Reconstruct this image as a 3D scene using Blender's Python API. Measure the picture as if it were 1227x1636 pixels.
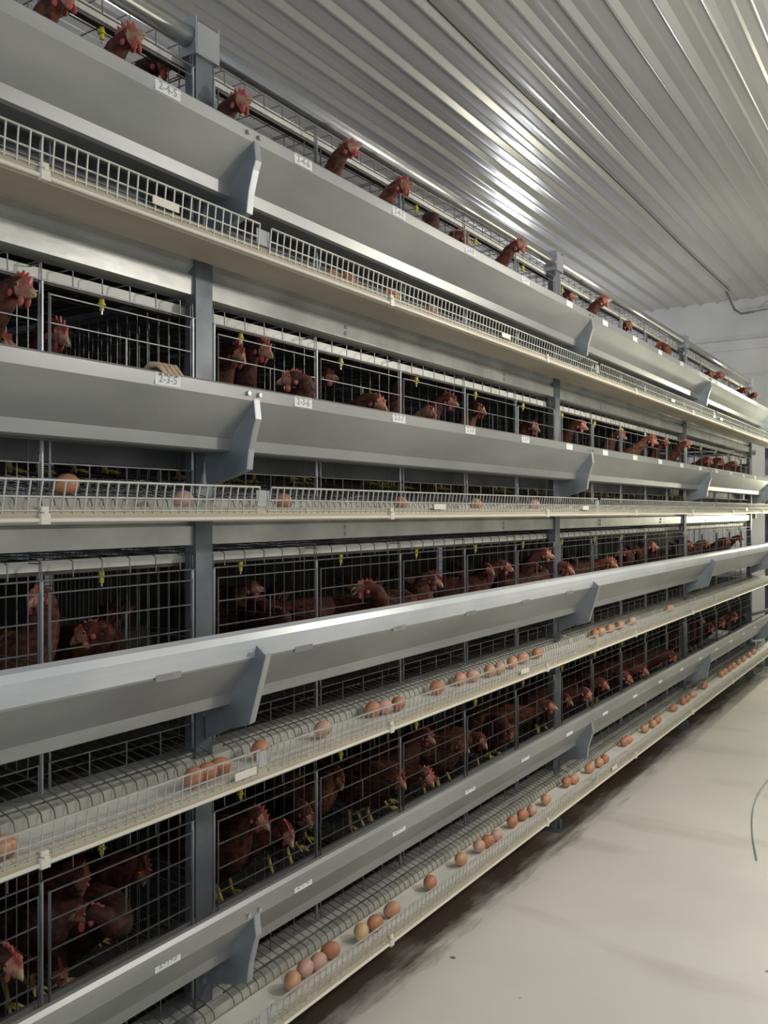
import bpy, math, random
from mathutils import Vector, Matrix
random.seed(11)
for o in list(bpy.data.objects): bpy.data.objects.remove(o, do_unlink=True)
scene = bpy.context.scene
col = scene.collection
CAMZ = 1.457                      # eye height above the floor
PITCH = 0.603                     # height of one tier
BAY = 2.25                        # post to post
CELL = 0.45
T0 = 1.544                        # distance along the aisle of the first post in view
POST = 1.552                      # sideways distance from the walkway line to the posts
CEIL = CAMZ + 2.40
WALLY = 10.5
ROW0, ROW1 = T0 - BAY, T0 + 3*BAY + 0.62

# ------------------------------------------------------------------ camera
cam_d = bpy.data.cameras.new('camera'); cam = bpy.data.objects.new('camera', cam_d); col.objects.link(cam)
cam.location = (0, 0, CAMZ); cam.rotation_euler = (math.radians(90), 0, math.atan(917/1400))
cam_d.sensor_fit = 'HORIZONTAL'; cam_d.sensor_width = 36; cam_d.lens = 36*1400/1227
cam_d.shift_y = -0.0012; cam_d.clip_start = 0.02
scene.camera = cam

# ------------------------------------------------------------------ world and exposure
w = bpy.data.worlds.new('world'); scene.world = w; w.use_nodes = True
w.node_tree.nodes['Background'].inputs[0].default_value = (0.80, 0.90, 1.0, 1)
w.node_tree.nodes['Background'].inputs[1].default_value = 1.0
scene.view_settings.view_transform = 'Standard'; scene.view_settings.look = 'None'
scene.view_settings.exposure = 0.25; scene.view_settings.gamma = 1.0
scene.view_settings.use_curve_mapping = False
BULBS = [  # (D, t, z above eye, watts)
    (0.85, 8.0, 1.00, 30, (1.0, 0.97, 0.76)),
    (1.00, 9.4, 0.10, 26, (1.0, 0.98, 0.72)),
    (0.10, 4.25, 1.12, 46, (1.0, 0.96, 0.84)),
    (0.05, -0.7, 0.48, 11, (0.93, 0.97, 1.0)),
    (-0.75, 3.0, 0.95, 56, (1.0, 0.95, 0.88)),
    (3.95, 8.6, 1.42, 55, (0.95, 0.97, 1.0)),
    (3.95, 3.2, 1.70, 12, (0.97, 0.97, 1.0)),
]

# ------------------------------------------------------------------ helpers
def P(D, t, z):                    # sideways distance to the left, distance along the aisle, height above eye
    return (-D, t, CAMZ + z)
class MB:
    def __init__(s): s.v = []; s.f = []; s.m = []
    def quad(s, ids, mi=0): s.f.append(ids); s.m.append(mi)
    def box(s, x0, x1, y0, y1, z0, z1, mi=0):
        b = len(s.v)
        s.v += [(x, y, z) for x in (x0, x1) for y in (y0, y1) for z in (z0, z1)]
        for q in ((0,1,3,2),(4,6,7,5),(0,4,5,1),(2,3,7,6),(0,2,6,4),(1,5,7,3)):
            s.quad([b+i for i in q], mi)
    def tube(s, pts, r, n=5, mi=0, cap=True):
        pts = [Vector(p) for p in pts]; b0 = len(s.v); k = len(pts)
        rs = r if isinstance(r, (list, tuple)) else [r]*k
        ref = None
        for i, p in enumerate(pts):
            d = (pts[min(i+1, k-1)] - pts[max(i-1, 0)]).normalized()
            if ref is None:
                ref = Vector((0,0,1)) if abs(d.z) < .9 else Vector((0,1,0))
            u = d.cross(ref).normalized(); vv = u.cross(d).normalized(); ref = vv
            for j in range(n):
                a = 2*math.pi*(j+.5)/n
                s.v.append(tuple(p + (u*math.cos(a) + vv*math.sin(a))*rs[i]))
        for i in range(k-1):
            for j in range(n):
                a = b0+i*n+j; c = b0+i*n+(j+1) % n
                s.quad([a, c, c+n, a+n], mi)
        if cap:
            s.quad([b0+j for j in range(n)][::-1], mi); s.quad([b0+(k-1)*n+j for j in range(n)], mi)
    def ellip(s, c, rx, ry, rz, M=None, nu=10, nv=7, mi=0, egg=0):
        b = len(s.v); c = Vector(c)
        for i in range(nv+1):
            ph = math.pi*i/nv
            for j in range(nu):
                th = 2*math.pi*j/nu
                k = 1 + egg*math.cos(ph)
                q = Vector((rx*math.sin(ph)*math.cos(th)*k, ry*math.sin(ph)*math.sin(th)*k, -rz*math.cos(ph)))
                if M: q = M @ q
                s.v.append(tuple(c+q))
        for i in range(nv):
            for j in range(nu):
                a = b+i*nu+j; d = b+i*nu+(j+1) % nu
                s.quad([a, d, d+nu, a+nu], mi)
    def prism(s, prof, y0, y1, mi=0):       # closed profile [(x,z)...] run along y
        b = len(s.v); n = len(prof)
        s.v += [(x, y0, z) for x, z in prof] + [(x, y1, z) for x, z in prof]
        for i in range(n): s.quad([b+i, b+(i+1) % n, b+n+(i+1) % n, b+n+i], mi)
        s.quad([b+i for i in range(n)][::-1], mi); s.quad([b+n+i for i in range(n)], mi)
    def sheet(s, prof, y0, y1, th=.0015, mi=0, ny=1):   # open folded sheet of thickness th run along y
        n = len(prof); pr = [Vector((p[0], p[1])) for p in prof]; off = []
        for i in range(n):
            a = pr[max(i-1, 0)]; c = pr[min(i+1, n-1)]; d = (c-a).normalized()
            off.append(pr[i] + Vector((-d.y, d.x))*th)
        s.prism([tuple(p) for p in pr] + [tuple(p) for p in off[::-1]], y0, y1, mi)
    def build(s, name, mats, parent=None, smooth=False, loc=None):
        me = bpy.data.meshes.new(name); me.from_pydata(s.v, [], s.f)
        ms = mats if isinstance(mats, (list, tuple)) else [mats]
        for m in ms: me.materials.append(m)
        me.polygons.foreach_set('material_index', s.m)
        if smooth: me.polygons.foreach_set('use_smooth', [True]*len(s.f))
        me.update()
        o = bpy.data.objects.new(name, me); col.objects.link(o)
        if parent: o.parent = parent
        if loc: o.location = loc
        return o
def recalc(o):
    import bmesh
    bm = bmesh.new(); bm.from_mesh(o.data); bmesh.ops.recalc_face_normals(bm, faces=bm.faces[:]); bm.to_mesh(o.data); bm.free()
def tag(o, label=None, cat=None, group=None, kind=None):
    if label: o['label'] = label
    if cat: o['category'] = cat
    if group: o['group'] = group
    if kind: o['kind'] = kind
    return o
def empty(name, loc, rz=0.0):
    o = bpy.data.objects.new(name, None); col.objects.link(o); o.location = loc; o.rotation_euler = (0, 0, rz)
    o.empty_display_size = .05
    return o
def ycyl(mb, D0, D1, t, z, r, n=10, mi=0):   # a short pin across the aisle
    mb.tube([P(D0, t, z), P(D1, t, z)], r, n, mi)
ORD = ['first','second','third','fourth','fifth','sixth','seventh','eighth','ninth','tenth','eleventh','twelfth','thirteenth','fourteenth','fifteenth','sixteenth','seventeenth','eighteenth','nineteenth','twentieth']
def ordinal(n):
    if n <= 20: return ORD[n-1]
    tens = {2:'twenty',3:'thirty',4:'forty'}; tl = {3:'thirtieth',4:'fortieth'}
    if n % 10 == 0: return tl[n//10]
    return tens[n//10] + '-' + ORD[n % 10-1]

# ------------------------------------------------------------------ materials
def mat(name, c1, c2=None, rough=.5, metal=0.0, scale=6.0, bump=0.0, bscale=60.0, stretch=(1,1,1), c3=None, spec=None, detail=4, lo=.35, hi=.65, tr=0):
    m = bpy.data.materials.new(name); m.use_nodes = True; nt = m.node_tree; b = nt.nodes['Principled BSDF']
    b.inputs['Roughness'].default_value = rough; b.inputs['Metallic'].default_value = metal
    if spec is not None: b.inputs['Specular IOR Level'].default_value = spec
    tc = nt.nodes.new('ShaderNodeTexCoord'); mp = nt.nodes.new('ShaderNodeMapping'); mp.inputs['Scale'].default_value = stretch
    nt.links.new(tc.outputs['Object'], mp.inputs[0])
    if c2:
        no = nt.nodes.new('ShaderNodeTexNoise'); no.inputs['Scale'].default_value = scale; no.inputs['Detail'].default_value = detail
        nt.links.new(mp.outputs[0], no.inputs[0])
        cr = nt.nodes.new('ShaderNodeValToRGB'); cr.color_ramp.elements[0].position = lo; cr.color_ramp.elements[1].position = hi
        cr.color_ramp.elements[0].color = (*c1, 1); cr.color_ramp.elements[1].color = (*c2, 1)
        if c3:
            e = cr.color_ramp.elements.new((lo+hi)/2); e.color = (*c3, 1)
        nt.links.new(no.outputs[0], cr.inputs[0]); nt.links.new(cr.outputs[0], b.inputs['Base Color'])
    else: b.inputs['Base Color'].default_value = (*c1, 1)
    if bump:
        n2 = nt.nodes.new('ShaderNodeTexNoise'); n2.inputs['Scale'].default_value = bscale; n2.inputs['Detail'].default_value = 3
        nt.links.new(mp.outputs[0], n2.inputs[0])
        bp = nt.nodes.new('ShaderNodeBump'); bp.inputs['Strength'].default_value = bump; bp.inputs['Distance'].default_value = .004
        nt.links.new(n2.outputs[0], bp.inputs['Height']); nt.links.new(bp.outputs[0], b.inputs['Normal'])
    return m
M = {}
M['galv'] = mat('galvanised_sheet', (.36,.38,.40), (.46,.48,.49), rough=.42, metal=.55, scale=5, stretch=(1,.4,1), bump=.05, bscale=30)
M['trough'] = mat('trough_sheet', (.30,.31,.31), (.39,.395,.38), rough=.40, metal=.45, scale=2.2, stretch=(3,1,3), bump=.04, bscale=12)
M['roll'] = mat('trough_cap', (.56,.59,.62), (.68,.70,.72), rough=.30, metal=.1, scale=7, stretch=(1,.5,1))
M['beam'] = mat('beam_galvanised', (.50,.51,.48), (.70,.71,.66), rough=.30, metal=.40, scale=9, stretch=(1,.7,1), bump=.05)
M['post'] = mat('dark_post', (.13,.145,.165), (.21,.225,.245), rough=.5, metal=.4, scale=9)
M['bracket'] = mat('bracket_blue_grey', (.22,.25,.28), (.34,.37,.40), rough=.42, metal=.45, scale=8)
M['wire'] = mat('zinc_wire', (.15,.155,.16), (.23,.23,.225), rough=.42, metal=.5, scale=30)
M['fence'] = mat('pale_wire', (.42,.43,.39), (.56,.56,.50), rough=.5, metal=.3, scale=40)
M['floorwire'] = mat('cage_floor_wire', (.06,.055,.045), (.17,.165,.15), rough=.8, metal=.0, scale=14)
M['pvc'] = mat('egg_channel_plastic', (.44,.38,.28), (.56,.49,.37), rough=.55, scale=4, stretch=(2,.5,2))
M['cream'] = mat('cream_plastic', (.74,.70,.58), (.80,.77,.66), rough=.4, scale=8)
M['belt'] = mat('white_belt', (.72,.70,.63), (.84,.82,.76), rough=.6, scale=6)
M['apron'] = mat('grey_apron', (.34,.34,.29), (.50,.50,.44), rough=.6, scale=7, c3=(.42,.42,.36))
M['pipe'] = mat('water_pipe', (.62,.62,.56), (.78,.78,.72), rough=.4, scale=6)
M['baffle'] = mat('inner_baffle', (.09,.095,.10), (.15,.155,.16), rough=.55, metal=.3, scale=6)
M['dark'] = mat('dark_rail', (.05,.045,.035), (.10,.09,.07), rough=.6, scale=8)
M['yellow'] = mat('yellow_plastic', (.75,.68,.05), rough=.35)
M['manure'] = mat('manure_belt', (.035,.033,.030), (.06,.055,.048), rough=.8, scale=5)
M['feed'] = mat('feed_mash', (.16,.11,.06), (.30,.22,.13), rough=.95, scale=60, bump=.5, bscale=120)
M['white'] = mat('white_label', (.80,.81,.80), rough=.5)
M['ink'] = mat('grey_ink', (.30,.32,.33), rough=.6)
M['clip'] = mat('clear_clip', (.40,.43,.42), (.52,.54,.52), rough=.25, scale=8)
M['steelpipe'] = mat('steel_pipe', (.50,.51,.50), (.62,.63,.62), rough=.24, metal=.85, scale=4)
M['bolt'] = mat('bolt', (.55,.56,.56), rough=.3, metal=.8)
HENS =  [(1, 1.086, 1.47, 0.392, 20, 25, 'n'), (1, 1.282, 1.5, 0.414, 10, 10, ''), (1, 1.506, 1.66, 0.498, 30, 0, 'c'), (1, 1.593, 1.47, 0.391, 5, 5, ''), (1, 2.027, 1.45, 0.422, 10, 20, ''), (1, 2.324, 1.46, 0.413, 5, 5, ''), (1, 2.665, 1.56, 0.425, 150, 0, ''), (1, 2.949, 1.58, 0.436, 60, -20, ''), (1, 3.146, 1.44, 0.429, 10, 15, ''), (1, 4.094, 1.6, 0.449, 20, 0, ''), (1, 4.096, 1.43, 0.4, 10, 15, ''), (1, 4.863, 1.55, 0.435, -30, 0, ''), (1, 5.199, 1.46, 0.363, 170, 0, ''), (1, 6.567, 1.5, 0.383, 0, 0, ''), (1, 6.654, 1.45, 0.381, 0, 0, ''), (1, 7.52, 1.45, 0.371, 10, 0, ''), (1, 7.962, 1.45, 0.38, -20, 0, ''), (2, 1.02, 1.5, 0.424, 5, -15, ''), (2, 1.174, 1.6, 0.376, 5, -30, ''), (2, 1.048, 1.62, 0.338, 60, -10, ''), (2, 1.729, 1.6, 0.414, -10, -30, ''), (2, 1.806, 1.58, 0.437, 0, -25, ''), (2, 1.842, 1.5, 0.355, -135, -10, ''), (2, 2.183, 1.46, 0.325, 10, -30, ''), (2, 2.318, 1.75, 0.448, 20, -10, 'd'), (2, 1.418, 1.66, 0.264, 0, -20, 'f'), (2, 2.699, 1.58, 0.349, -20, -10, 'p'), (2, 2.804, 1.72, 0.527, 0, -20, 'd'), (2, 2.882, 1.6, 0.412, 10, -20, 'd'), (2, 3.134, 1.6, 0.404, -20, -20, 'd'), (2, 3.702, 1.62, 0.38, -10, -20, ''), (2, 4.115, 1.55, 0.418, 10, -20, ''), (2, 4.874, 1.6, 0.426, 0, -20, ''), (2, 5.136, 1.5, 0.411, 0, -20, ''), (2, 5.604, 1.55, 0.437, -30, -10, ''), (2, 5.751, 1.46, 0.427, 10, 10, ''), (2, 6.511, 1.5, 0.36, -10, -20, ''), (2, 6.904, 1.5, 0.375, 10, -20, ''), (2, 7.388, 1.5, 0.373, 0, -10, ''), (3, 1.143, 1.62, 0.421, -60, -10, 't'), (3, 1.305, 1.66, 0.326, -125, -25, ''), (3, 2.062, 1.85, 0.361, 30, 0, 'd'), (3, 2.02, 1.7, 0.288, 160, -20, 'd'), (3, 2.235, 1.53, 0.364, -140, 0, 'o'), (3, 2.599, 1.62, 0.3, 170, -10, ''), (3, 2.77, 1.6, 0.353, 10, -30, ''), (3, 3.257, 1.62, 0.357, -30, -10, ''), (3, 3.322, 1.58, 0.373, 20, -20, ''), (3, 3.656, 1.54, 0.409, 20, -10, ''), (3, 3.815, 1.5, 0.341, 5, -30, ''), (3, 3.726, 1.6, 0.322, 170, -20, ''), (3, 4.42, 1.5, 0.333, 0, -20, ''), (3, 4.991, 1.62, 0.359, -150, -10, ''), (3, 5.238, 1.53, 0.396, 10, -10, ''), (3, 5.162, 1.6, 0.367, 170, 0, ''), (3, 6.228, 1.56, 0.371, -30, -10, ''), (3, 6.675, 1.56, 0.366, 20, -10, ''), (3, 7.31, 1.55, 0.367, 10, -10, ''), (3, 7.832, 1.55, 0.373, 30, -10, ''), (4, 1.011, 1.52, 0.345, 5, -30, ''), (4, 1.247, 1.58, 0.326, -140, 0, ''), (4, 1.312, 1.7, 0.363, -10, -75, ''), (4, 1.511, 1.72, 0.31, 0, -75, ''), (4, 1.226, 1.66, 0.199, -20, -60, ''), (4, 1.814, 1.6, 0.369, 5, -30, ''), (4, 1.888, 1.56, 0.313, -20, -40, ''), (4, 2.023, 1.6, 0.319, 10, -60, ''), (4, 2.32, 1.7, 0.337, -10, -60, 'd'), (4, 2.451, 1.55, 0.323, -10, -35, ''), (4, 2.597, 1.53, 0.295, 0, -40, ''), (4, 2.851, 1.68, 0.357, 20, -30, 'd'), (4, 2.976, 1.6, 0.308, 10, -30, ''), (4, 3.15, 1.6, 0.287, -20, -30, ''), (4, 3.365, 1.58, 0.277, 20, -60, ''), (4, 3.651, 1.52, 0.341, 5, -10, ''), (4, 4.07, 1.6, 0.284, -20, -20, ''), (4, 4.138, 1.53, 0.311, 10, -40, ''), (4, 4.296, 1.5, 0.337, 5, -30, ''), (4, 4.737, 1.52, 0.297, 5, -30, ''), (4, 4.966, 1.5, 0.305, 10, -30, ''), (4, 5.614, 1.6, 0.245, 30, -40, ''), (4, 5.591, 1.5, 0.297, 10, -60, ''), (4, 6.712, 1.6, 0.402, -10, -20, ''), (4, 6.825, 1.55, 0.332, 0, -60, ''), (4, 7.039, 1.52, 0.354, 10, -60, ''), (4, 7.388, 1.5, 0.363, 10, -70, '')]
EGGS =  [(1, 1.88, 1.398), (1, 1.924, 1.378), (1, 2.142, 1.378), (1, 2.377, 1.378), (2, 1.345, 1.4), (2, 1.68, 1.4), (2, 2.228, 1.4), (2, 2.718, 1.4), (2, 3.217, 1.4), (2, 1.123, 1.5), (3, 0.906, 1.38), (3, 1.368, 1.393), (3, 1.409, 1.397), (3, 1.457, 1.402), (3, 1.62, 1.423), (3, 1.86, 1.415), (3, 2.13, 1.436), (3, 2.168, 1.423), (3, 2.235, 1.413), (3, 2.504, 1.433), (3, 2.678, 1.44), (3, 2.755, 1.431), (3, 2.876, 1.425), (3, 2.942, 1.417), (3, 3.079, 1.43), (3, 3.194, 1.438), (3, 3.339, 1.439), (3, 4.02, 1.44), (3, 4.107, 1.44), (3, 4.243, 1.44), (3, 4.387, 1.44), (3, 4.592, 1.44), (3, 5.313, 1.44), (4, 1.72, 1.403), (4, 1.785, 1.414), (4, 1.828, 1.406), (4, 1.897, 1.415), (4, 2.026, 1.404), (4, 2.094, 1.403), (4, 2.191, 1.407), (4, 2.417, 1.408), (4, 2.635, 1.414), (4, 2.774, 1.416), (4, 2.833, 1.412), (4, 2.9, 1.409), (4, 3.062, 1.422), (4, 3.154, 1.42), (4, 3.221, 1.41), (4, 3.371, 1.415), (4, 3.639, 1.431), (4, 3.7, 1.42), (4, 3.893, 1.419), (4, 4.005, 1.413), (4, 4.081, 1.412), (4, 4.435, 1.433), (4, 4.496, 1.43), (4, 4.765, 1.426), (4, 4.903, 1.422), (4, 5.005, 1.426), (4, 5.362, 1.431), (4, 5.589, 1.434), (4, 5.679, 1.43), (4, 5.835, 1.434), (4, 6.15, 1.437), (4, 6.668, 1.44), (4, 6.791, 1.44), (4, 6.939, 1.44), (4, 7.093, 1.44), (4, 7.276, 1.44), (4, 7.468, 1.44), (4, 7.695, 1.44), (4, 7.88, 1.44)]
# hens
M['feather'] = mat('red_brown_feather', (.035,.009,.006), (.135,.036,.018), rough=.8, scale=75, bump=.9, bscale=95, lo=.38, hi=.62, stretch=(.5,1,1))
M['feather2'] = mat('tan_brown_feather', (.06,.020,.011), (.20,.075,.035), rough=.8, scale=75, bump=.9, bscale=95, lo=.38, hi=.62, stretch=(.5,1,1))
M['feather3'] = mat('dark_brown_feather', (.03,.009,.007), (.085,.022,.015), rough=.8, scale=75, bump=.9, bscale=95, lo=.38, hi=.62, stretch=(.5,1,1))
M['featherp'] = mat('pale_feather', (.30,.22,.13), (.50,.40,.26), rough=.8, scale=75, bump=.9, bscale=95, lo=.38, hi=.62, spec=.2)
M['palefoot'] = mat('pale_foot', (.60,.42,.26), (.74,.58,.40), rough=.6, scale=80)
M['lip'] = mat('channel_lip', (.38,.38,.33), (.52,.52,.46), rough=.6, scale=9)
M['face'] = mat('hen_face', (.30,.10,.07), (.50,.26,.18), rough=.6, scale=60, bump=.3, bscale=150)
M['comb'] = mat('hen_comb', (.42,.07,.06), (.58,.17,.14), rough=.45, scale=60, bump=.2, bscale=120)
M['beak'] = mat('hen_beak', (.40,.25,.13), (.58,.42,.26), rough=.4, scale=60)
M['eye'] = mat('hen_eye', (.62,.26,.04), rough=.15)
M['pupil'] = mat('hen_pupil', (.01,.01,.01), rough=.1)
M['leg'] = mat('hen_leg', (.50,.38,.10), (.66,.55,.20), rough=.6, scale=60, bump=.3, bscale=120)
M['eggA'] = mat('egg_tan', (.60,.30,.17), (.66,.35,.20), rough=.45, scale=20)
M['eggB'] = mat('egg_terracotta', (.50,.20,.11), (.57,.25,.14), rough=.45, scale=20)
M['eggC'] = mat('egg_pinkish', (.60,.34,.26), (.66,.40,.31), rough=.5, scale=20)
M['eggD'] = mat('egg_pale_buff', (.66,.42,.22), (.72,.48,.27), rough=.45, scale=20)
# setting
def ceiling_mat():
    m = mat('ceiling_sheet', (.44,.435,.43), (.52,.515,.50), rough=.24, metal=.30, scale=.9, stretch=(2.5,.5,1), bump=.10, bscale=3)
    return m
M['ceil'] = ceiling_mat()
M['ceilrib'] = mat('ceiling_rib', (.66,.63,.60), (.74,.71,.68), rough=.38, metal=.2, scale=2)
M['wall'] = mat('white_wall', (.44,.44,.46), (.54,.54,.56), rough=.85, scale=1.6, bump=.2, bscale=12)
M['screw'] = mat('dark_speck', (.03,.03,.03), rough=.8)
def floor_mat():
    m = mat('painted_floor', (.74,.72,.67), (.82,.80,.74), rough=.45, scale=1.3, bump=.06, bscale=9, spec=.4)
    nt = m.node_tree; b = nt.nodes['Principled BSDF']
    src = b.inputs['Base Color'].links[0].from_socket
    tc = nt.nodes.new('ShaderNodeTexCoord'); sp = nt.nodes.new('ShaderNodeSeparateXYZ'); nt.links.new(tc.outputs['Object'], sp.inputs[0])
    # dust and droppings along the foot of the rack; stretched noise paints tray shadow streaks
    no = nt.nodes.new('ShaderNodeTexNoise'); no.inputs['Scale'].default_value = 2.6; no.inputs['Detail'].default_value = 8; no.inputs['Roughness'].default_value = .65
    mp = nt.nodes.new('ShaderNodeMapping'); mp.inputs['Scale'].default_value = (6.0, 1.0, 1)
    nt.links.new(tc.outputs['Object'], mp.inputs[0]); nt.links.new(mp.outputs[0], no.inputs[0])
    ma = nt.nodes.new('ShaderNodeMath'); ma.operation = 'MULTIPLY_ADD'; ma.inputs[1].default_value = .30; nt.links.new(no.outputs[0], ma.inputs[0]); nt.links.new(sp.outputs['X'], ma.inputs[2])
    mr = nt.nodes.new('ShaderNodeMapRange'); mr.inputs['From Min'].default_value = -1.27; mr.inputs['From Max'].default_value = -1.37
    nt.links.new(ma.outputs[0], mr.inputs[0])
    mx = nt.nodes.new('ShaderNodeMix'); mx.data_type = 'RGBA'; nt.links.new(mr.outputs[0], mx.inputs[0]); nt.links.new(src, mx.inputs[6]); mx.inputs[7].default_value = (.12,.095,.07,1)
    # small dark specks and scuffs
    vo = nt.nodes.new('ShaderNodeTexVoronoi'); vo.inputs['Scale'].default_value = 3.1; nt.links.new(tc.outputs['Object'], vo.inputs[0])
    n3 = nt.nodes.new('ShaderNodeTexNoise'); n3.inputs['Scale'].default_value = 25; nt.links.new(tc.outputs['Object'], n3.inputs[0])
    m3 = nt.nodes.new('ShaderNodeMath'); m3.operation = 'MULTIPLY_ADD'; m3.inputs[1].default_value = .10; nt.links.new(n3.outputs[0], m3.inputs[0]); nt.links.new(vo.outputs['Distance'], m3.inputs[2])
    r3 = nt.nodes.new('ShaderNodeMapRange'); r3.inputs['From Min'].default_value = .085; r3.inputs['From Max'].default_value = .07; nt.links.new(m3.outputs[0], r3.inputs[0])
    mx2 = nt.nodes.new('ShaderNodeMix'); mx2.data_type = 'RGBA'; nt.links.new(r3.outputs[0], mx2.inputs[0]); nt.links.new(mx.outputs[2], mx2.inputs[6]); mx2.inputs[7].default_value = (.22,.20,.17,1)
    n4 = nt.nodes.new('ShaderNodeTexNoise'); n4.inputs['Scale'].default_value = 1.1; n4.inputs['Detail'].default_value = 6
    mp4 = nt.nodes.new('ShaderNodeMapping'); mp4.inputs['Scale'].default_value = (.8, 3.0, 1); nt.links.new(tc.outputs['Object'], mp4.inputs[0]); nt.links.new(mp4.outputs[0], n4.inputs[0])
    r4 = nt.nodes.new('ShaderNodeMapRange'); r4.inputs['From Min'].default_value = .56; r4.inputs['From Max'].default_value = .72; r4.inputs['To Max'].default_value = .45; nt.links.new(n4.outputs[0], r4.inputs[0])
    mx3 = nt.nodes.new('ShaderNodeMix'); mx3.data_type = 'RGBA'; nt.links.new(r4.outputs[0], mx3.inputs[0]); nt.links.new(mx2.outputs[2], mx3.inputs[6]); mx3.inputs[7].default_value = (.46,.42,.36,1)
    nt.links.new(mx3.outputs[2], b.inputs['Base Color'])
    return m
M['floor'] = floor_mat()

# ------------------------------------------------------------------ the building
XL, XR, YB = -6.2, 1.45, -3.2
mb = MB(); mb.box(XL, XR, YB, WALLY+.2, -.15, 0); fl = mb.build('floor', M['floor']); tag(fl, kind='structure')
# ribbed sheet ceiling, ribs run along the aisle
prof = []; n = 0; x = -6.16
ribs = [-(1.55 + .188*k) for k in range(-15, 25)]
mb = MB()
def ceil_strip(x0, z0, x1, z1, mi):
    b = len(mb.v)
    mb.v += [(x0, YB, z0), (x1, YB, z1), (x1, WALLY, z1), (x0, WALLY, z0)]
    mb.quad([b, b+1, b+2, b+3], mi)
last = XL
for r in sorted(ribs):
    if r < XL+.05 or r > XR-.05: continue
    g0, g1 = last, r-.032
    m1 = (g0+g1)/2
    ceil_strip(g0, CEIL, m1-.016, CEIL, 0); ceil_strip(m1-.016, CEIL, m1, CEIL-.0016, 0); ceil_strip(m1, CEIL-.0016, m1+.016, CEIL, 0); ceil_strip(m1+.016, CEIL, r-.022, CEIL, 0)
    pr_ = [(-.022,0),(-.014,-.024),(-.006,-.028),(.001,-.027),(.025,-.003),(.029,0)]
    for p_, q_ in zip(pr_[:-1], pr_[1:]): ceil_strip(r+p_[0], CEIL+p_[1], r+q_[0], CEIL+q_[1], 1)
    last = r+.029
ceil_strip(last, CEIL, XR, CEIL, 0)
mb.box(XL, XR, YB, WALLY+.2, CEIL+.03, CEIL+.12, 0)
ce = mb.build('ceiling', [M['ceil'], M['ceil']]); tag(ce, kind='structure')
mb = MB()
mb.box(XL, XR, WALLY, WALLY+.2, 0, CEIL+.03)
fw = mb.build('wall_far', M['wall']); tag(fw, kind='structure')
mb = MB()
mb.box(XL, XR, WALLY-.035, WALLY, CAMZ+1.82, CAMZ+1.93); mb.box(XL, XR, WALLY-.012, WALLY, CAMZ+1.52, CAMZ+1.535)
o = mb.build('trim_1', M['wall']); tag(o, kind='structure')
mb = MB(); mb.box(XL-.2, XL, YB, WALLY+.2, 0, CEIL+.03); o = mb.build('wall_left', M['wall']); tag(o, kind='structure')
mb = MB(); mb.box(XR, XR+.2, YB, WALLY+.2, 0, CEIL+.03); o = mb.build('wall_right', M['wall']); tag(o, kind='structure')
# bits at the ceiling and far wall
mb = MB(); pts = [P(2.075+.006*math.sin(t*1.7), t, 2.388) for t in [i*.5 for i in range(-2, 21)]]
mb.tube(pts, .0035, 6); o = mb.build('ceiling_cable', M['screw'])
tag(o, 'thin dark cable running along the ribbed ceiling above the cage row', 'cable')
mb = MB(); mb.tube([P(2.075,5.04,2.386), P(2.075,5.07,2.386)], .008, 8); b = mb.build('cable_clip', M['screw'], o)
mb = MB(); mb.tube([P(2.10, 10.0, 2.37), P(2.06, 10.2, 2.22), P(2.02, 10.35, 2.20), P(1.90, 10.42, 2.22)], .012, 8)
mb.tube([P(2.02, 10.35, 2.20), P(1.2, 10.47, 2.28)], .008, 6)
o = mb.build('wall_conduit', M['post']); tag(o, 'thin grey conduit bent down from the ceiling at the far wall', 'conduit')

# ------------------------------------------------------------------ lamps
def lamp(D, t, z, watts, c, label):
    r = empty('hanging_bulb', P(D, t, z))
    mb = MB(); mb.ellip((0,0,0), .035, .035, .045, nu=16, nv=10)
    m = bpy.data.materials.new('bulb_glow'); m.use_nodes = True
    b = m.node_tree.nodes['Principled BSDF']; b.inputs['Emission Color'].default_value = (*c, 1); b.inputs['Emission Strength'].default_value = 14
    mb.build('bulb', m, r, True)
    mb = MB(); mb.tube([(0,0,.04), (0,0,.10)], .018, 10); mb.build('socket', M['white'], r)
    mb = MB(); mb.tube([(0,0,.10), (0,0,2.40-z-.002)], .004, 6); mb.build('cord', M['screw'], r)
    ld = bpy.data.lights.new('bulb_light', 'POINT'); ld.energy = watts; ld.color = c; ld.shadow_soft_size = .06
    lo = bpy.data.objects.new('bulb_light', ld); col.objects.link(lo); lo.parent = r; lo.location = (0,0,-.12)
    tag(r, label, 'lamp')
NL = ['hanging bulb over the walkway at the far end of the row', 'bare bulb hanging low beyond the end of the row near the far wall', 'hanging bulb over the middle of the walkway', 'hanging bulb over the walkway behind the viewer', 'hanging bulb over the right side of the walkway',
      'hanging bulb beyond the cages near the far wall', 'hanging bulb beyond the cages near the front']
for a, l in zip(BULBS, NL): lamp(*a, l)

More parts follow.
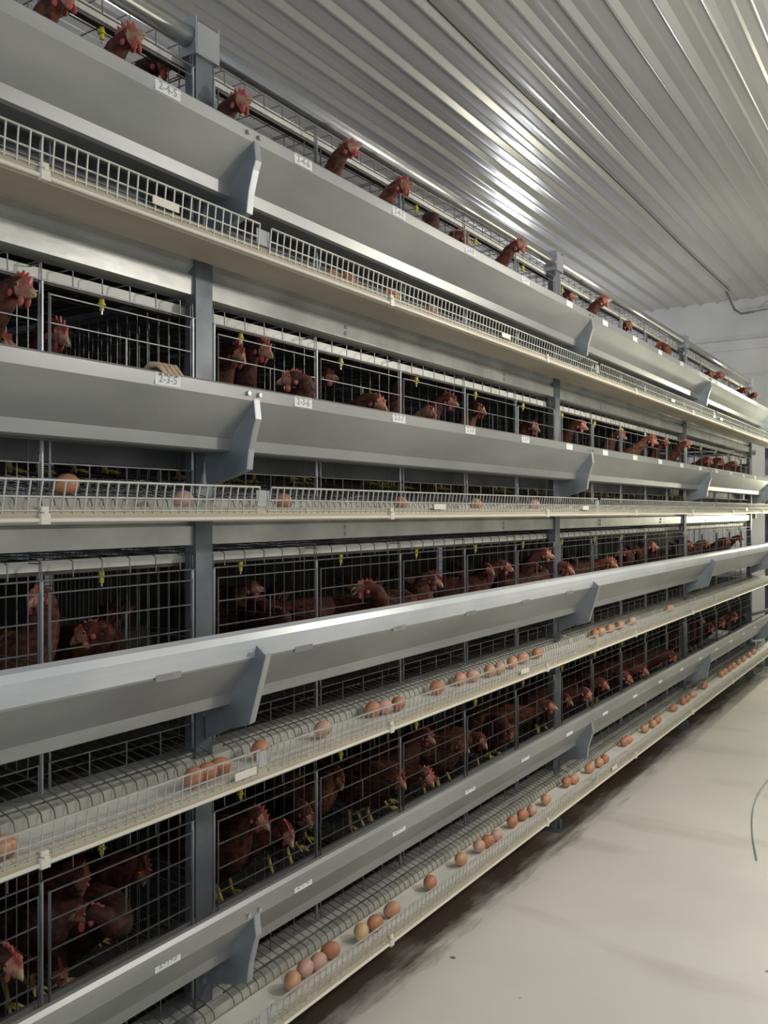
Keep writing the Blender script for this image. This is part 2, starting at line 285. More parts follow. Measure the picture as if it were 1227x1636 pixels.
# ------------------------------------------------------------------ posts
TN = ['top', 'second', 'third', 'bottom']
def zt(i, z): return z + (1-i)*PITCH          # tier 0 = top
PN = ['nearest post, beside the viewer', 'first dark steel post from the left, beside the number stickers', 'second dark steel post from the left, in the middle of the row',
      'third dark steel post from the left', 'last dark steel post at the far end of the row']
for side, Dp in ((0, POST), (1, 2.86)):
    for k in range(-1, 4):
        t = T0 + BAY*k; root = empty('upright_post', P(Dp, t, -CAMZ))
        mb = MB(); w2, d2 = .028, .018
        zt_ = CAMZ+1.12
        # open channel section
        prof = [(-d2,-w2),(d2,-w2),(d2,-w2+.003),(-d2+.003,-w2+.003),(-d2+.003,w2-.003),(d2,w2-.003),(d2,w2),(-d2,w2)]
        b = len(mb.v); mb.v += [(-x, y, .01) for x, y in prof] + [(-x, y, zt_) for x, y in prof]; nn = len(prof)
        for i in range(nn): mb.quad([b+i, b+(i+1) % nn, b+nn+(i+1) % nn, b+nn+i])
        mb.box(-.012, .0155, -w2+.001, w2-.001, .01, zt_-.002)
        mb.build('column', M['post'], root)
        mb = MB(); mb.box(-.05, .05, -.045, .045, 0, .008); mb.tube([(0.03,0,.008),(0.03,0,.05)], .007, 8); mb.build('foot_plate', M['post'], root)
        mb = MB()
        mb.box(-.03, .03, -.040, -.036, CAMZ+1.10, CAMZ+1.185); mb.box(-.03, .03, .036, .040, CAMZ+1.10, CAMZ+1.185); mb.box(-.03, .03, -.04, .04, CAMZ+1.096, CAMZ+1.10); mb.box(.028, .031, -.036, .036, CAMZ+1.10, CAMZ+1.172)
        mb.build('pipe_saddle', M['galv'], root)
        if side == 0:
            lab = PN[k+1] if k >= 0 else 'dark steel post at the near end of the cage row, beside the viewer'
            tag(root, lab, 'post')
        else:
            tag(root, 'dark steel post on the back of the rack, %s from the near end' % ordinal(k+2), 'post')
# top pipes, one length per bay
for k in range(-1, 3):
    t0 = T0+BAY*k+.03; t1 = T0+BAY*(k+1)-.03
    r = empty('top_pipe', P(POST, t0, 1.142))
    mb = MB(); mb.tube([(0, -.045, 0), (0, t1-t0+.045, 0)], .026, 20); mb.build('tube', M['steelpipe'], r, True)
    mb = MB()
    for y in (-.02, t1-t0+.02): mb.tube([(0, y-.010, 0), (0, y+.010, 0)], .0275, 20)
    mb.build('collar', M['galv'], r, True)
    tag(r, 'round steel pipe on top of the rack, %s' % ['nearest length at the top left corner', 'length above the first three hens on top', 'middle length before the far third', 'last length near the far wall'][k+1], 'pipe', 'pipes along the top of the rack')
for k in range(-1, 3):
    pass

# ------------------------------------------------------------------ troughs
NT = 3*BAY
def sevenseg(ch):
    return ch
for i in range(4):
    r = empty('feed_trough', P(1.40, ROW0, zt(i, .10)))
    off = Vector(P(1.40, ROW0, zt(i, .10)))
    def L(D, z): return (-D - off.x, CAMZ + zt(i, z) - off.z)
    ln = ROW1 - ROW0
    mb = MB()
    mb.sheet([L(1.383,.279), L(1.376,.287), L(1.374,.284), L(1.376,.258), L(1.446,.172), L(1.450,.145), L(1.458,.142), L(1.530,.142), L(1.536,.148), L(1.536,.225)], 0, ln, .0015)
    o = mb.build('trough_sheet', M['trough'], r); recalc(o)
    if i >= 2:
        mb = MB(); h = .327 if i == 2 else .312
        rr = (h-.278)/2; c = L(1.379, .278+rr)
        if i == 2:
            pts = [(1.372,.262),(1.366,.285),(1.366,.305),(1.374,.320),(1.388,.327),(1.402,.322),(1.404,.316),(1.390,.318),(1.384,.300),(1.384,.27)]
        else:
            pts = [(1.373,.27),(1.370,.290),(1.370,.300),(1.376,.309),(1.384,.311),(1.391,.306),(1.391,.297),(1.384,.290),(1.384,.27)]
        mb.prism([L(*p) for p in pts], 0, ln); o = mb.build('edge_cap', M['roll'] if i == 2 else M['trough'], r, False); recalc(o)
    mb = MB(); mb.prism([L(1.456,.1455), L(1.440,.185), L(1.485,.178), L(1.533,.195), L(1.533,.1455)], 0, ln)
    o = mb.build('feed', M['feed'], r); recalc(o); o['kind'] = 'stuff'
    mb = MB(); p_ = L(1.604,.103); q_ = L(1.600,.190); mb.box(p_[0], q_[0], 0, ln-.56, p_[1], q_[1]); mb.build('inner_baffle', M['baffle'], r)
    # brackets at the posts
    for k in range(0, 4):
        t = T0 + BAY*k
        outer = [(1.385,.288),(1.374,.262),(1.368,.215),(1.376,.195),(1.390,.145),(1.396,.098),(1.435,.085),(1.524,.060),(1.530,.10)]
        if i == 2: outer = [(1.366,.290),(1.340,.270),(1.340,.262),(1.388,.105),(1.402,.098),(1.46,.082),(1.526,.052),(1.530,.10)]
        inner = [(1.532,.1425),(1.458,.1425),(1.4535,.1445),(1.4495,.171),(1.3795,.257),(1.377,.283)]
        pl = [L(*p) for p in outer+inner]
        mb = MB(); y = t-ROW0; mb.prism(pl, y-.0015, y+.0015)
        ob = mb.build('bracket', M['bracket'], r); recalc(ob)
        mb = MB()
        po = [L(*p) for p in outer[1:8]]
        for a, b_ in zip(po[:-1], po[1:]):
            bb = len(mb.v)
            for yy in (y, y+.020):
                mb.v += [(a[0], yy, a[1]), (b_[0], yy, b_[1]), (b_[0]-.002, yy, b_[1]+.001), (a[0]-.002, yy, a[1]+.001)]
            for q in ((0,1,5,4),(1,2,6,5),(2,3,7,6),(3,0,4,7),(0,3,2,1),(4,5,6,7)): mb.quad([bb+j for j in q])
        f2 = mb.build('folded_edge', M['galv'], ob); recalc(f2)
        for dy in (-.022, .016):
            mb = MB(); a = L(1.375, .272); mb.tube([(a[0], y+dy, a[1]), (a[0]+.008, y+dy, a[1])], .0055, 8)
            mb.build('bolt', M['bolt'], ob)
    # number stickers, one per cage
    sp = {0: ('2-4-', 5, .272), 1: ('2-3-', 5, .266), 2: ('2-2-', 5, .250), 3: ('2-1-', 5, .262)}[i]
    for c in range(0, 15):
        t = 1.277 + CELL*c
        if t > 8.2: break
        if i == 2 and c > 5: break
        zc = .2725
        DD = 1.3735
        hh = .013
        if i == 2: zc, DD, hh = .2685, 1.3685, .0
        a = L(DD, zc)
        y = t-ROW0
        mb = MB()
        if i == 2:
            zc = .2665; a = L(1.3715, .2600); hh = .0075
        mb.box(a[0], a[0]+.0008, y-.035, y+.035, a[1]-hh, a[1]+hh)
        st = mb.build('number_sticker', M['white'] if i != 2 else M['trough'], r)
        if c < 5:
            cu = bpy.data.curves.new('sticker_number', 'FONT'); cu.body = sp[0]+str((sp[1]+c)) ; cu.size = .024 if i != 2 else .013
            cu.align_x = 'CENTER'; cu.align_y = 'CENTER'; cu.extrude = .0001
            to = bpy.data.objects.new('sticker_number', cu); col.objects.link(to); to.parent = st
            to.location = (a[0]+.0012, y, a[1]); to.rotation_euler = (math.radians(90), 0, math.radians(90))
            cu.materials.append(M['ink'])
            me = bpy.data.meshes.new_from_object(to); nm = bpy.data.objects.new('number', me); col.objects.link(nm); nm.parent = st
            nm.location = to.location; nm.rotation_euler = to.rotation_euler; bpy.data.objects.remove(to, do_unlink=True)
    tag(r, 'long grey sheet-metal feed trough of the %s tier%s' % (TN[i], [' just below the ceiling hens', ' at eye level with speckled stains', ' with a pale rounded rim', ' lowest, nearest the floor'][i]), 'feed trough')

# ------------------------------------------------------------------ beams, egg conveyors, water lines, manure belts
FP = .0236
for i in range(4):
    r = empty('support_beam', P(1.565, ROW0, zt(i, -.03))); off = r.location.copy()
    def L(D, z): return (-D - off.x, CAMZ + zt(i, z) - off.z)
    mb = MB()
    dz = 0
    mb.sheet([L(1.60,.018), L(1.545,.020), L(1.545,-.010), L(1.560,-.022), L(1.560,-.030), L(1.545,-.037), L(1.545,-.080), L(1.60,-.082)], 0, ROW1-ROW0-.55, .002)
    o = mb.build('folded_beam', M['beam'], r); recalc(o)
    for k in range(-1, 4):
        for dt in (-.55, .55) if k < 3 else (-.55,):
            t = T0+BAY*k+dt+ (0.05 if dt > 0 else 0)
            if t < ROW0+.05: continue
            for z in (-.049, -.068):
                mb = MB(); a = L(1.546, z); mb.tube([(a[0], t-ROW0, a[1]), (a[0]+.007, t-ROW0, a[1])], .0065, 8)
                mb.build('bolt', M['bolt'], r)
    tag(r, 'galvanised folded steel beam with paired bolts under the %s tier of cages' % TN[i], 'beam')
    # egg conveyor
    r = empty('egg_conveyor', P(1.41, ROW0, zt(i, -.01))); off = r.location.copy()
    mb = MB(); ln = ROW1-ROW0
    mb.sheet([L(1.352,.008), L(1.350,.004), L(1.346,-.006), L(1.346,-.014), L(1.352,-.020), L(1.474,-.020), L(1.476,-.014), L(1.476,.004)], 0, ln, .002)
    o = mb.build('channel', M['pvc'], r); recalc(o)
    mb = MB(); a = L(1.472, -.004); b = L(1.358, 0.0); mb.box(a[0], b[0], 0, ln, a[1]-.002, a[1]+.003); mb.build('egg_belt', M['belt'], r)
    mb = MB(); a = L(1.477, .003); b_ = L(1.4745, .025); mb.box(a[0], b_[0], 0, ln-.3, a[1], b_[1]); mb.build('back_lip', M['lip'], r)
    mb = MB(); a = L(1.342, -.016); mb.tube([(a[0], 0, a[1]), (a[0], ln, a[1])], .0042, 8); mb.build('edge_cord', M['cream'], r)
    mb = MB(); t = .96-1.125
    # guard fence in bay-long sections with a gap at each post
    fe = MB()
    for k in range(-1, 4):
        a0 = (T0+BAY*k+.020) - ROW0 if k >= 0 else .0
        a1 = (T0+BAY*(k+1)-.020) - ROW0 if k < 3 else ROW1-ROW0
        if k == -1: a1 = T0-.02-ROW0
        for (D, z, rr) in ((1.338,.055,.0024),(1.342,.0255,.0020),(1.3445,.001,.0020)):
            p = L(D, z); fe.tube([(p[0], a0, p[1]), (p[0], a1, p[1])], rr, 5)
        nW = int((a1-a0)/FP)
        for j in range(nW+1):
            y = a0 + (a1-a0)*j/nW
            p = L(1.338,.055); q = L(1.3445,-.004)
            fe.tube([(p[0], y, p[1]), (q[0], y-.004 if i == 1 else y, q[1])], .0018 if i < 2 else .0014, 4, cap=False)
    fe.build('guard_fence', M['fence'], r)
    for k in range(0, 4):
        t = T0+BAY*k; mb = MB()
        p = L(1.345, .0); mb.box(p[0]-.003, p[0]-.001, t-.022-ROW0, t+.022-ROW0, p[1]+.012, p[1]+.048)
        mb.build('fence_joiner', M['clip'], r)
    for j in range(8):
        t = .96+1.125*j
        if t > 8.7: break
        mb = MB(); p = L(1.342, -.016); y = t-ROW0
        mb.box(p[0]-.004, p[0]+.006, y-.009, y+.009, p[1]-.007, p[1]+.012)
        mb.box(p[0]-.004, p[0]+.004, y-.007, y+.007, p[1]+.014, p[1]+.024); mb.box(p[0]-.006, p[0]+.008, y-.004, y+.004, p[1]+.010, p[1]+.016)
        mb.build('cord_clip', M['cream'], r)
    for t in {0: (1.238, 2.83, 5.0, 6.2), 1: (2.355, 3.62, 7.05), 2: (1.475, 2.99), 3: (4.0,)}[i]:
        mb = MB(); p = L(1.3375, .016 if i == 0 else .013); y = t-ROW0; mb.box(p[0], p[0]+.002, y-.035, y+.035, p[1]-.008, p[1]+.009)
        mb.build('blank_plate', M['cream'], r)
    tag(r, 'egg collection conveyor of the %s tier with %s' % (TN[i], ['beige underside seen from below', 'pale wire guard at eye level', 'white belt and clear edge strip', 'white belt and brown eggs above the floor'][i]), 'conveyor')
    # sloping apron under the roll-out wires
    mb = MB(); o_ = P(1.51, ROW0, zt(i, -.005)); off = Vector(o_)
    mb.sheet([L(1.541,.004), L(1.51,-.002), L(1.480,.000)], 0, ROW1-ROW0-.56, .002)
    o = mb.build('apron_strip', M['apron'], None, loc=o_); recalc(o)
    tag(o, 'dusty grey apron strip behind the egg belt of the %s tier' % TN[i], 'strip')
    # water line
    r = empty('water_line', P(1.59, ROW0, zt(i, .49))); off = r.location.copy()
    mb = MB(); a = L(1.601,.478); b = L(1.579,.500); mb.box(a[0], b[0], 0, NT+BAY, a[1], b[1]); mb.build('water_pipe', M['pipe'], r)
    mb = MB(); a = L(1.600,.470); b = L(1.580,.477); mb.box(a[0], b[0], 0, NT+BAY, a[1], b[1]); mb.build('dark_rail', M['dark'], r)
    for c in range(-5, 15):
        t = T0+.19-.0+CELL*c
        if t < ROW0+.05 or t < .7: continue
        mb = MB(); a = L(1.59, .470); y = t-ROW0
        mb.tube([(a[0], y, a[1]+.002), (a[0], y, a[1]-.012)], .006, 10); mb.tube([(a[0], y, a[1]-.010), (a[0], y, a[1]-.014)], .009, 10); mb.tube([(a[0], y, a[1]-.014), (a[0], y, a[1]-.026)], .005, 8)
        d = mb.build('nipple_drinker', M['yellow'], r)
        mb = MB(); mb.tube([(a[0], y, a[1]-.026), (a[0], y, a[1]-.034)], .002, 6); mb.build('pin', M['bolt'], d)
    tag(r, 'white water pipe with yellow nipple drinkers along the %s tier' % TN[i], 'water pipe')
    # manure belt under the cage floor, both halves of the rack
    mb = MB(); o_ = P(2.2, ROW0, zt(i, -.05)); off = Vector(o_)
    a = L(2.83, -.055); b = L(1.605, -.049); mb.box(a[0], b[0], 0, NT+BAY, a[1], b[1])
    a = L(2.83, .012); b = L(1.605, .006); mb.box(a[0], b[0], 0, NT+BAY, b[1]-.004, b[1])
    o = mb.build('manure_belt', M['manure'], None, loc=o_)
    tag(o, 'dark manure belt under the cage floors of the %s tier' % TN[i], 'belt')
# cross members tie the front and back posts
for k in range(-1, 4):
    for i in range(4):
        t = T0+BAY*k; o_ = P(2.2, t, zt(i, -.07)); mb = MB(); off = Vector(o_)
        a = L = None
        mb.box(-(2.842)+2.2, -1.572+2.2, -.012, .012, -.016, -.002)
        o = mb.build('cross_member', M['post'], None, loc=o_)
        tag(o, 'dark cross member under the %s tier at the %s post from the near end' % (TN[i], ordinal(k+2)), 'cross bar', 'cross members of the rack')
# ------------------------------------------------------------------ battery cages: one five-cell unit per bay and tier
W = .0015
def unit_proto():
    root = empty('battery_cage', (0, 0, 0))
    def X(D): return -(D-POST)
    F = 1.538
    # roof: wires run front to back, end in a bent-down hook over the front rod
    mb = MB()
    for j in range(0, 31):
        y = j*BAY/30.0
        y = min(max(y, .035), BAY-.035)
        mb.tube([(X(2.15), y, .503), (X(F+.012), y, .503), (X(F+.001), y, .498), (X(F), y, .466)], W, 4)
    for D in (1.66, 1.80, 1.95, 2.10): mb.tube([(X(D), .03, .5055), (X(D), BAY-.03, .5055)], .0020, 5)
    mb.tube([(X(F-.003), .03, .463), (X(F-.003), BAY-.03, .463)], .0021, 6)
    mb.build('roof_grid', M['wire'], root)
    # floor: wires slope down to the front and out to the egg belt
    mb = MB()
    n = int(BAY/.030)
    for j in range(n+1):
        y = .034 + (BAY-.068)*j/n
        mb.tube([(X(2.15), y, .135), (X(1.56), y, .048), (X(1.50), y, .035), (X(1.480), y, .029), (X(1.470), y, .022), (X(1.466), y, .006)], .0012, 4)
    for D, z in ((1.50,.034), (1.60,.055), (1.72,.0730), (1.86,.094), (2.0,.114), (2.14,.135)): mb.tube([(X(D), .03, z-.003), (X(D), BAY-.03, z-.003)], .0021, 5)
    mb.build('floor_grid', M['floorwire'], root)
    # added dark sheet, blocks light from behind so the cells look dark
    mb = MB(); mb.box(X(2.156), X(2.152), .03, BAY-.03, .10, .470)
    mb.build('added_shade_sheet', M['manure'], root)
    # partitions
    for c in range(6):
        y = c*CELL; y = min(max(y, .036), BAY-.036)
        mb = MB()
        for q in range(17):
            D = 1.545+q*.0375; zf = .048+(D-1.56)*.147+.004
            mb.tube([(X(D), y, max(zf, .05)), (X(D), y, .50)], W, 4, cap=False)
        for z in (.30,): mb.tube([(X(F+.004), y, z), (X(2.14), y, z)], .0016, 4)
        mb.tube([(X(F+.004), y, .497), (X(2.14), y, .497)], .002, 4)
        mb.tube([(X(F+.004), y, .055), (X(2.14), y, .140)], .002, 4)
        mb.build('partition', M['wire'], root)
        mb = MB()
        mb.tube([(X(F-.001), y, .035), (X(F-.001), y, .462)], .0036, 6)
        if 0 < c < 5: mb.tube([(X(F-.001), y+.019, .035), (X(F-.001), y+.019, .438)], .0024, 5)
        mb.build('front_bar', M['galv'], root)
    # doors: horizontal rods, bent link in the middle
    for c in range(5):
        y0 = c*CELL+.012; y1 = (c+1)*CELL-.012
        if c == 0: y0 = .045
        if c == 4: y1 = BAY-.045
        mb = MB(); G = X(F-.006)
        for z in (.4375, .380, .3195, .2615, .2070): mb.tube([(G, y0, z), (G, y1, z)], .0019, 5)
        for y in (y0, y1): mb.tube([(G+.001, y, .205), (G+.001, y, .440)], .0022, 5)
        ym = (y0+y1)/2; mb.tube([(G, ym, .380), (G, ym, .3195)], .0018, 5)
        mb.build('door', M['wire'], root)
        mb = MB()
        for y in [y0+(y1-y0)*q/4 for q in range(5)]: mb.tube([(G+.002, y, .040), (G+.002, y, .098)], .0018, 5)
        mb.tube([(G+.002, y0, .096), (G+.002, y1, .096)], .0018, 5)
        mb.build('lower_guard', M['wire'], root)
    return root
proto = unit_proto()
kids = list(proto.children)
BN = ['near end bay', 'second bay', 'third bay', 'far end bay']
first = True
for side in (0, 1):
    for i in range(4):
        for k in range(-1, 3):
            if first: r = proto; first = False
            else:
                r = proto.copy(); col.objects.link(r)
                for ch in kids:
                    if side == 1 and ch.name.split('.')[0] in ('added_shade_sheet',): continue
                    c = ch.copy(); col.objects.link(c); c.parent = r
            if side == 0: r.location = P(POST, T0+BAY*k, zt(i, 0)); r.rotation_euler = (0, 0, 0)
            else: r.location = P(2.86, T0+BAY*(k+1), zt(i, 0)); r.rotation_euler = (0, 0, math.pi)
            tag(r, 'wire cage unit, %s tier, %s, %s' % (TN[i], BN[k+1], ['facing the walkway' , 'back of the rack'][side]), 'cage', 'wire cages of the rack')

# ------------------------------------------------------------------ end frame beyond the last post
TE = T0+3*BAY
r = empty('end_frame', P(POST, TE+.35, -CAMZ))
def bar(mb, a, b, wd=.018): mb.tube([Vector(P(*a))-r.location, Vector(P(*b))-r.location], wd, 4)
for (D, nm) in ((1.50, 'end_post'), (2.86, 'end_post')):
    mb = MB(); x = -(D-POST); mb.box(x-.02, x+.02, .22, .26, 0, CAMZ+.90); mb.build(nm, M['post'], r)
for i in range(4):
    mb = MB(); bar(mb, (1.60, TE+.06, zt(i,.26)), (1.10, TE+.62, zt(i,.42)), .017); mb.build('diagonal_brace', M['galv'], r)
    mb = MB(); bar(mb, (1.60, TE+.58, zt(i,-.05)), (2.84, TE+.58, zt(i,-.05)), .03); mb.build('roller', M['galv'], r)
    if i in (1, 3):
        mb = MB(); z = zt(i,.08)+CAMZ; mb.box(-(2.84-POST), -(1.60-POST), .03, .034, z, z+.36); mb.build('end_panel', M['dark'], r)
    mb2 = MB(); mb2.box(-(2.84-POST), -(1.53-POST), .20, .24, z, z+.05); mb2.build('cross_rail', M['galv'], r)
tag(r, 'steel end frame with diagonal braces and rollers at the far end of the row', 'frame')

# ------------------------------------------------------------------ hens
def bez(a, b, c, d, n):
    out = []
    for q in range(n):
        u = q/(n-1); out.append(a*(1-u)**3 + b*3*u*(1-u)**2 + c*3*u*u*(1-u) + d*u**3)
    return out
def loft(mb, rings, nu, mats):      # rings: (centre, forward, side radius, up radius)
    b = len(mb.v); side = None
    for (c, f, rs, ru) in rings:
        f = f.normalized()
        if side is None: side = Vector((0,1,0))
        side = (side - f*side.dot(f)); side = side.normalized() if side.length > 1e-4 else Vector((0,1,0))
        up = f.cross(side)
        if up.z < 0 and abs(f.z) < .9 and False: up = -up
        for j in range(nu):
            a = 2*math.pi*j/nu
            mb.v.append(tuple(c + side*math.cos(a)*rs + up*math.sin(a)*ru))
    for i in range(len(rings)-1):
        for j in range(nu):
            a = b+i*nu+j; d = b+i*nu+(j+1) % nu
            mb.quad([a, d, d+nu, a+nu], mats[i])
    mb.quad([b+j for j in range(nu)][::-1], mats[0]); e = b+(len(rings)-1)*nu
    mb.quad([e+j for j in range(nu)], mats[-1])
def hen(tier, t, D, z, yaw, pitch, tg, label, idx):
    rnd = random.Random(idx*17+5)
    deep = D > 1.59
    hd = Vector((-D, t, 0)); yr = math.radians(yaw); pr = math.radians(pitch)
    hdir = Vector((math.cos(yr)*math.cos(pr), math.sin(yr)*math.cos(pr), math.sin(pr)))
    # the body stays in the cage on the sloping wire floor
    back = abs(((yaw+180) % 360)-180) > 100
    bD = max(1.72, D+.12) + rnd.uniform(0, .05)
    cell = math.floor((t-T0)/CELL); c0 = T0+cell*CELL+.11; c1 = c0+CELL-.22
    if back:
        by = t - math.copysign(.06, math.sin(yr) if abs(math.sin(yr)) > .2 else 1)*1.2
    else: by = t + rnd.uniform(-.03, .03)
    by = min(max(by, c0), c1)
    zf = .048+(bD-1.56)*.147+.004
    base = Vector(P(bD, by, zt(tier-1, zf)))
    if abs(t-by) > .02 or not back: byaw = math.atan2(t-by, (bD-D)+.05)*.8
    else: byaw = 0
    if back: byaw = math.radians(rnd.choice((-60, 60)))
    root = empty('hen', base)
    R = Matrix.Rotation(byaw, 3, 'Z')
    H = Vector((-D, t, CAMZ+zt(tier-1, z))) - base          # head centre in local space
    s = 1.0
    bz = .165 if H.z > .2 else .15
    bw = R @ Vector((1,0,0))
    body = [(-.205,.010,.012,.055),(-.175,.030,.022,.040),(-.135,.052,.055,.015),(-.085,.066,.078,-.002),(-.03,.072,.086,-.006),(.02,.068,.082,-.002)]
    rings = []
    for (x, rs, ru, dz) in body:
        rings.append((R @ Vector((x, 0, bz+dz+.0)), (R @ Vector((1, 0, -.25 if x < -.15 else 0.05))), rs, ru))
    mats = [0]*len(body)
    a = R @ Vector((.045, 0, bz+.015)); c = H - hdir*.030 - Vector((0,0,.004))
    up_ = Vector((0,0,1))
    d1 = a + bw*.045 + up_*.03; L_ = (c-a).length
    d2 = c - (hdir*.25*L_) - up_*.35*L_*(1 if z > .28 else .1)
    cv = bez(a, d1, d2, c, 9)
    radn = [(.062,.072),(.056,.066),(.050,.059),(.044,.051),(.039,.044),(.034,.038),(.029,.032),(.025,.0275),(.022,.0245)]
    for q, p in enumerate(cv):
        f = (cv[min(q+1, 8)] - cv[max(q-1, 0)])
        rings.append((p, f, radn[q][0], radn[q][1]))
    mats += [0]*9
    # head
    for (x, rs, ru, dz, mi) in ((-.014,.0200,.0215,.002,0),(.002,.0200,.0220,.003,0),(.008,.0190,.0205,.002,1),(.014,.0170,.0185,.001,1),(.026,.0125,.0140,-.001,1),(.033,.0085,.0095,-.003,1)):
        rings.append((H + hdir*x + Vector((0,0,dz)), hdir, rs, ru)); mats.append(mi)
    mb = MB(); loft(mb, rings, 12, mats)
    # folded wing bulges are part of the same body, tail fan of feathers
    for sd in (-1, 1):
        mb.ellip(R @ Vector((-.055, sd*.055, bz+.012)), .095, .026, .050, Matrix.Rotation(byaw, 3, 'Z'), 12, 8, 0)
    for q in range(5):
        aq = (q-2)*.16; p0 = R @ Vector((-.17, (q-2)*.010, bz+.04)); p1 = R @ Vector((-.275, (q-2)*.024, bz+.115-abs(q-2)*.012))
        mb.tube([p0, (p0+p1)/2+Vector((0,0,.006)), p1], [.010,.013,.004], 6, 0)
    # legs
    for sd in (-1, 1):
        hip = R @ Vector((-.01, sd*.035, bz-.045)); kn = R @ Vector((-.030, sd*.036, .075)); an = R @ Vector((-.004+.02*rnd.uniform(-1,1), sd*.038, .010))
        mb.tube([hip, kn], [.030, .011], 8, 0); mb.tube([kn, an], [.0065, .0055], 7, 2)
        for ta, tl in ((-.5,.040),(0,.048),(.5,.040),(math.pi,.022)):
            e = an + R @ Vector((math.cos(ta)*tl, math.sin(ta)*tl, -.006)); m_ = (an+e)/2+Vector((0,0,.003))
            mb.tube([an, m_, e], [.0052,.0045,.0022], 6, 2)
    fm = [M['feather'], M['feather'], M['feather2'], M['feather3']][rnd.randrange(4)]
    if tg == 'o': fm = M['feather']
    if tg == 't': fm = M['feather2']
    if tg == 'p': fm = M['featherp']
    b_ = mb.build('body', [fm, M['face'], M['leg']], root, True); recalc(b_)
    # head frame
    side = hdir.cross(Vector((0,0,1)))
    side = side.normalized() if side.length > .05 else Vector((0,1,0)); up = side.cross(hdir)
    def HF(x, y, zz): return H + hdir*x + side*y + up*zz
    mb = MB()                                             # comb: upright serrated blade
    cs = rnd.uniform(.45, .95); fl = rnd.uniform(-.012, .012)
    outl = [(-.022,.012),(-.028,.026),(-.020,.024),(-.016,.038),(-.009,.027),(-.003,.043),(.004,.028),(.011,.040),(.015,.025),(.024,.031),(.026,.015),(.030,.007),(.010,.014)]
    b = len(mb.v); nO = len(outl)
    for sd in (-1, 1):
        for (x, zz) in outl:
            q = .014+(zz-.014)*cs if zz > .014 else zz
            th = .0042*(1 if zz < .02 else .45)
            mb.v.append(tuple(HF(x*1.05, sd*th + fl*max(0, (zz-.015)/.03), q)))
    for q in range(nO): mb.quad([b+q, b+(q+1) % nO, b+nO+(q+1) % nO, b+nO+q])
    cx_ = len(mb.v)
    mb.v.append(tuple(HF(0, -.0045, .020))); mb.v.append(tuple(HF(0, .0045, .020)))
    for q in range(nO):
        mb.quad([b+(q+1) % nO, b+q, cx_]); mb.quad([b+nO+q, b+nO+(q+1) % nO, cx_+1])
    o = mb.build('comb', M['comb'], root, False)
    mb = MB(); rot = Matrix((hdir, side, up)).transposed()
    for sd in (-1, 1):
        mb.ellip(HF(.018, sd*.008, -.021), .008, .004, .012, rot, 9, 6)
        mb.ellip(HF(-.004, sd*.0175, -.010), .007, .0035, .008, rot, 8, 5)
    mb.build('wattles', M['comb'], root, True)
    mb = MB()
    op = .010 if tg == 'o' else .002
    mb.tube([HF(.026,0,.003), HF(.035,0,.001), HF(.043,0,-.003), HF(.048,0,-.009)], [.0080,.0064,.0038,.0010], 8)
    mb.tube([HF(.026,0,-.005), HF(.035,0,-.005-op), HF(.043,0,-.007-op*1.3)], [.0065,.0045,.0010], 7)
    mb.build('beak', M['beak'], root, True)
    for sd in (-1, 1):
        mb = MB(); mb.ellip(HF(.010, sd*.0165, .007), .0052, .0026, .0052, rot, 10, 6)
        e = mb.build('eye', M['eye'], root, True)
        mb = MB(); mb.ellip(HF(.0105, sd*.0185, .007), .0027, .0014, .0027, rot, 8, 5); mb.build('pupil', M['pupil'], e, True)
    if tg == 'f':                                         # one foot gripping the trough rim
        mb = MB()
        for q in range(4):
            yy = 1.285-base.y+(q-1.5)*.015; f0 = Vector((-1.43-base.x, yy, CAMZ+zt(tier-1,.292)-base.z)); f1 = Vector((-1.385-base.x, yy*1.0, CAMZ+zt(tier-1,.303)-base.z)); f2 = Vector((-1.362-base.x, yy, CAMZ+zt(tier-1,.283)-base.z))
            mb.tube([f0, (f0+f1)/2+Vector((0,0,.008)), f1, f2], [.006,.0075,.0065,.003], 8)
        mb.tube([Vector((-1.60-base.x, 1.30-base.y, CAMZ+zt(tier-1,.25)-base.z)), Vector((-1.43-base.x, 1.285-base.y, CAMZ+zt(tier-1,.290)-base.z))], [.010,.008], 8)
        mb.build('raised_foot', M['palefoot'], root, True)
    tag(root, label, 'hen', 'brown hens in the %s tier' % TN[tier-1])
    return root
def direction(yaw, pitch, tg=''):
    if tg == 'f': return 'pale foot on the trough rim'
    if tg == 'p': return 'pale tan neck'
    y = ((yaw+180) % 360)-180
    if pitch <= -50: return 'head hanging'
    if y < -100 or y > 120: return 'looking left'
    if pitch >= 10: return 'head raised'
    if pitch <= -25: return 'head lowered'
    if y < -45: return 'facing the viewer'
    return 'facing right'
NAMES = {1: 'over the top feed trough', 2: 'behind the second trough', 3: 'behind the third trough', 4: 'behind the bottom trough'}
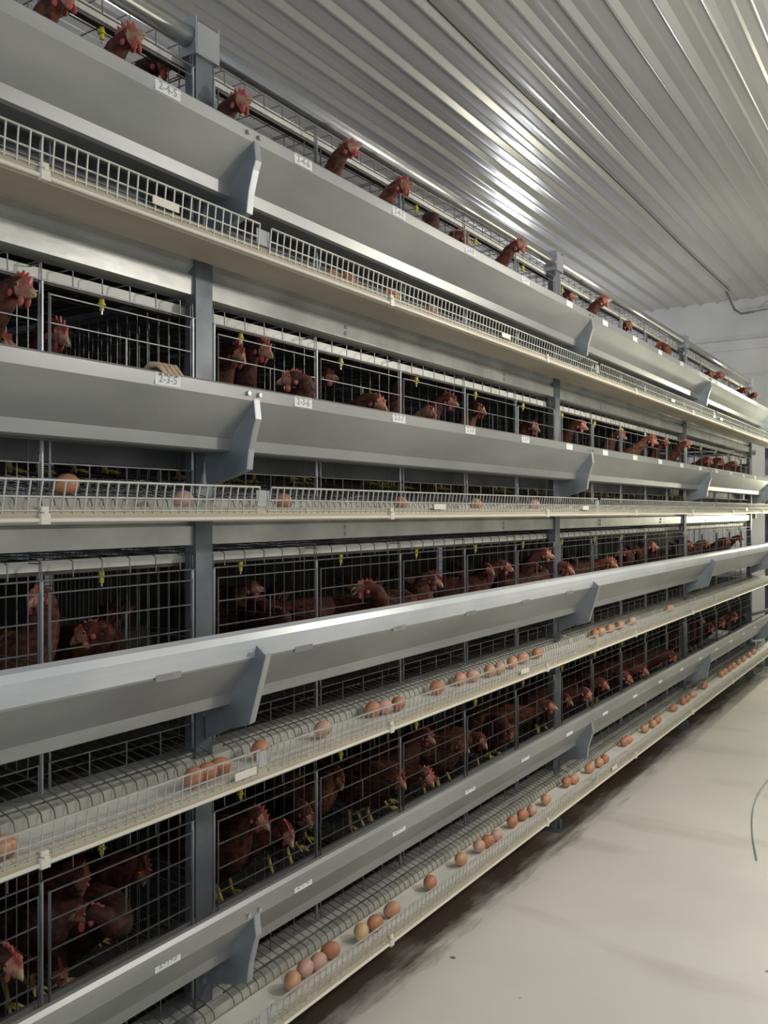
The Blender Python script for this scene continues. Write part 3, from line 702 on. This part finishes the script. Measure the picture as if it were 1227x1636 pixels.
for T in (1, 2, 3, 4):
    L_ = sorted([h for h in HENS if h[0] == T], key=lambda h: ((h[1]*.5477-h[2]*.8367)/(h[1]*.8367+h[2]*.5477)))
    for n_, h in enumerate(L_):
        hen(*h, 'brown hen, %s, %s from the left %s' % (direction(h[4], h[5], h[6]), ordinal(n_+1), NAMES[T]), T*100+n_)

# ------------------------------------------------------------------ eggs
EB = {1: 'the top egg conveyor', 2: 'the second highest egg conveyor', 3: 'the third highest egg conveyor', 4: 'the bottom egg conveyor'}
special = {(4,0):'eggA',(4,1):'eggC',(4,2):'eggC',(4,3):'eggB',(4,4):'eggD',(4,5):'eggB',(4,6):'eggA',(4,7):'eggB'}
CN = {'eggA':'tan brown','eggB':'dark terracotta','eggC':'pinkish brown','eggD':'pale buff'}
for T in (1, 2, 3, 4):
    L_ = sorted([e for e in EGGS if e[0] == T], key=lambda e: e[1])
    lastt = -9; lastD = 0
    for n_, (tt, t, D) in enumerate(L_):
        rnd = random.Random(T*50+n_)
        if t-lastt < .046: t = lastt+.046
        lastt = t
        key = special.get((T, n_), rnd.choice(['eggA','eggB','eggA','eggB','eggC']))
        mb = MB(); R = Matrix.Rotation(rnd.uniform(-.6,.6), 3, 'Z') @ Matrix.Rotation(math.pi/2 + rnd.uniform(-.25,.25), 3, 'X')
        mb.ellip((0,0,0), .0215, .0215, .0280, R, 18, 12, 0, .10)
        inn = D > 1.46
        z = -.001+.0235
        if inn: z = .028+.0255; 
        o = mb.build('egg', M[key], None, True, loc=P(D, t, zt(T-1, z)))
        where = 'on the wire behind' if inn else 'on'
        if inn: tag(o, 'brown egg lying on the cage wire behind the second highest egg conveyor', 'egg')
        else: tag(o, '%s egg %s %s, %s from the near end' % (CN[key], where, EB[T], ordinal(n_+1 - (1 if T == 2 and n_ > 0 else 0))), 'egg', 'eggs on %s' % EB[T])
# hose on the floor at the right
mb = MB(); pts = []
for q in range(24):
    u = q/23; pts.append((-1.62+.42*math.sin(u*2.6)+u*.15, 4.9+u*1.9, .006) if False else P(.66+.20*math.sin(u*3.0+.2)-.0*u, 3.9+2.3*u, -CAMZ+.006))
mb.tube(pts, .0035, 6); o = mb.build('floor_cable', M['clip']); tag(o, 'thin grey cable lying in a curve on the pale floor at the right edge', 'cable')
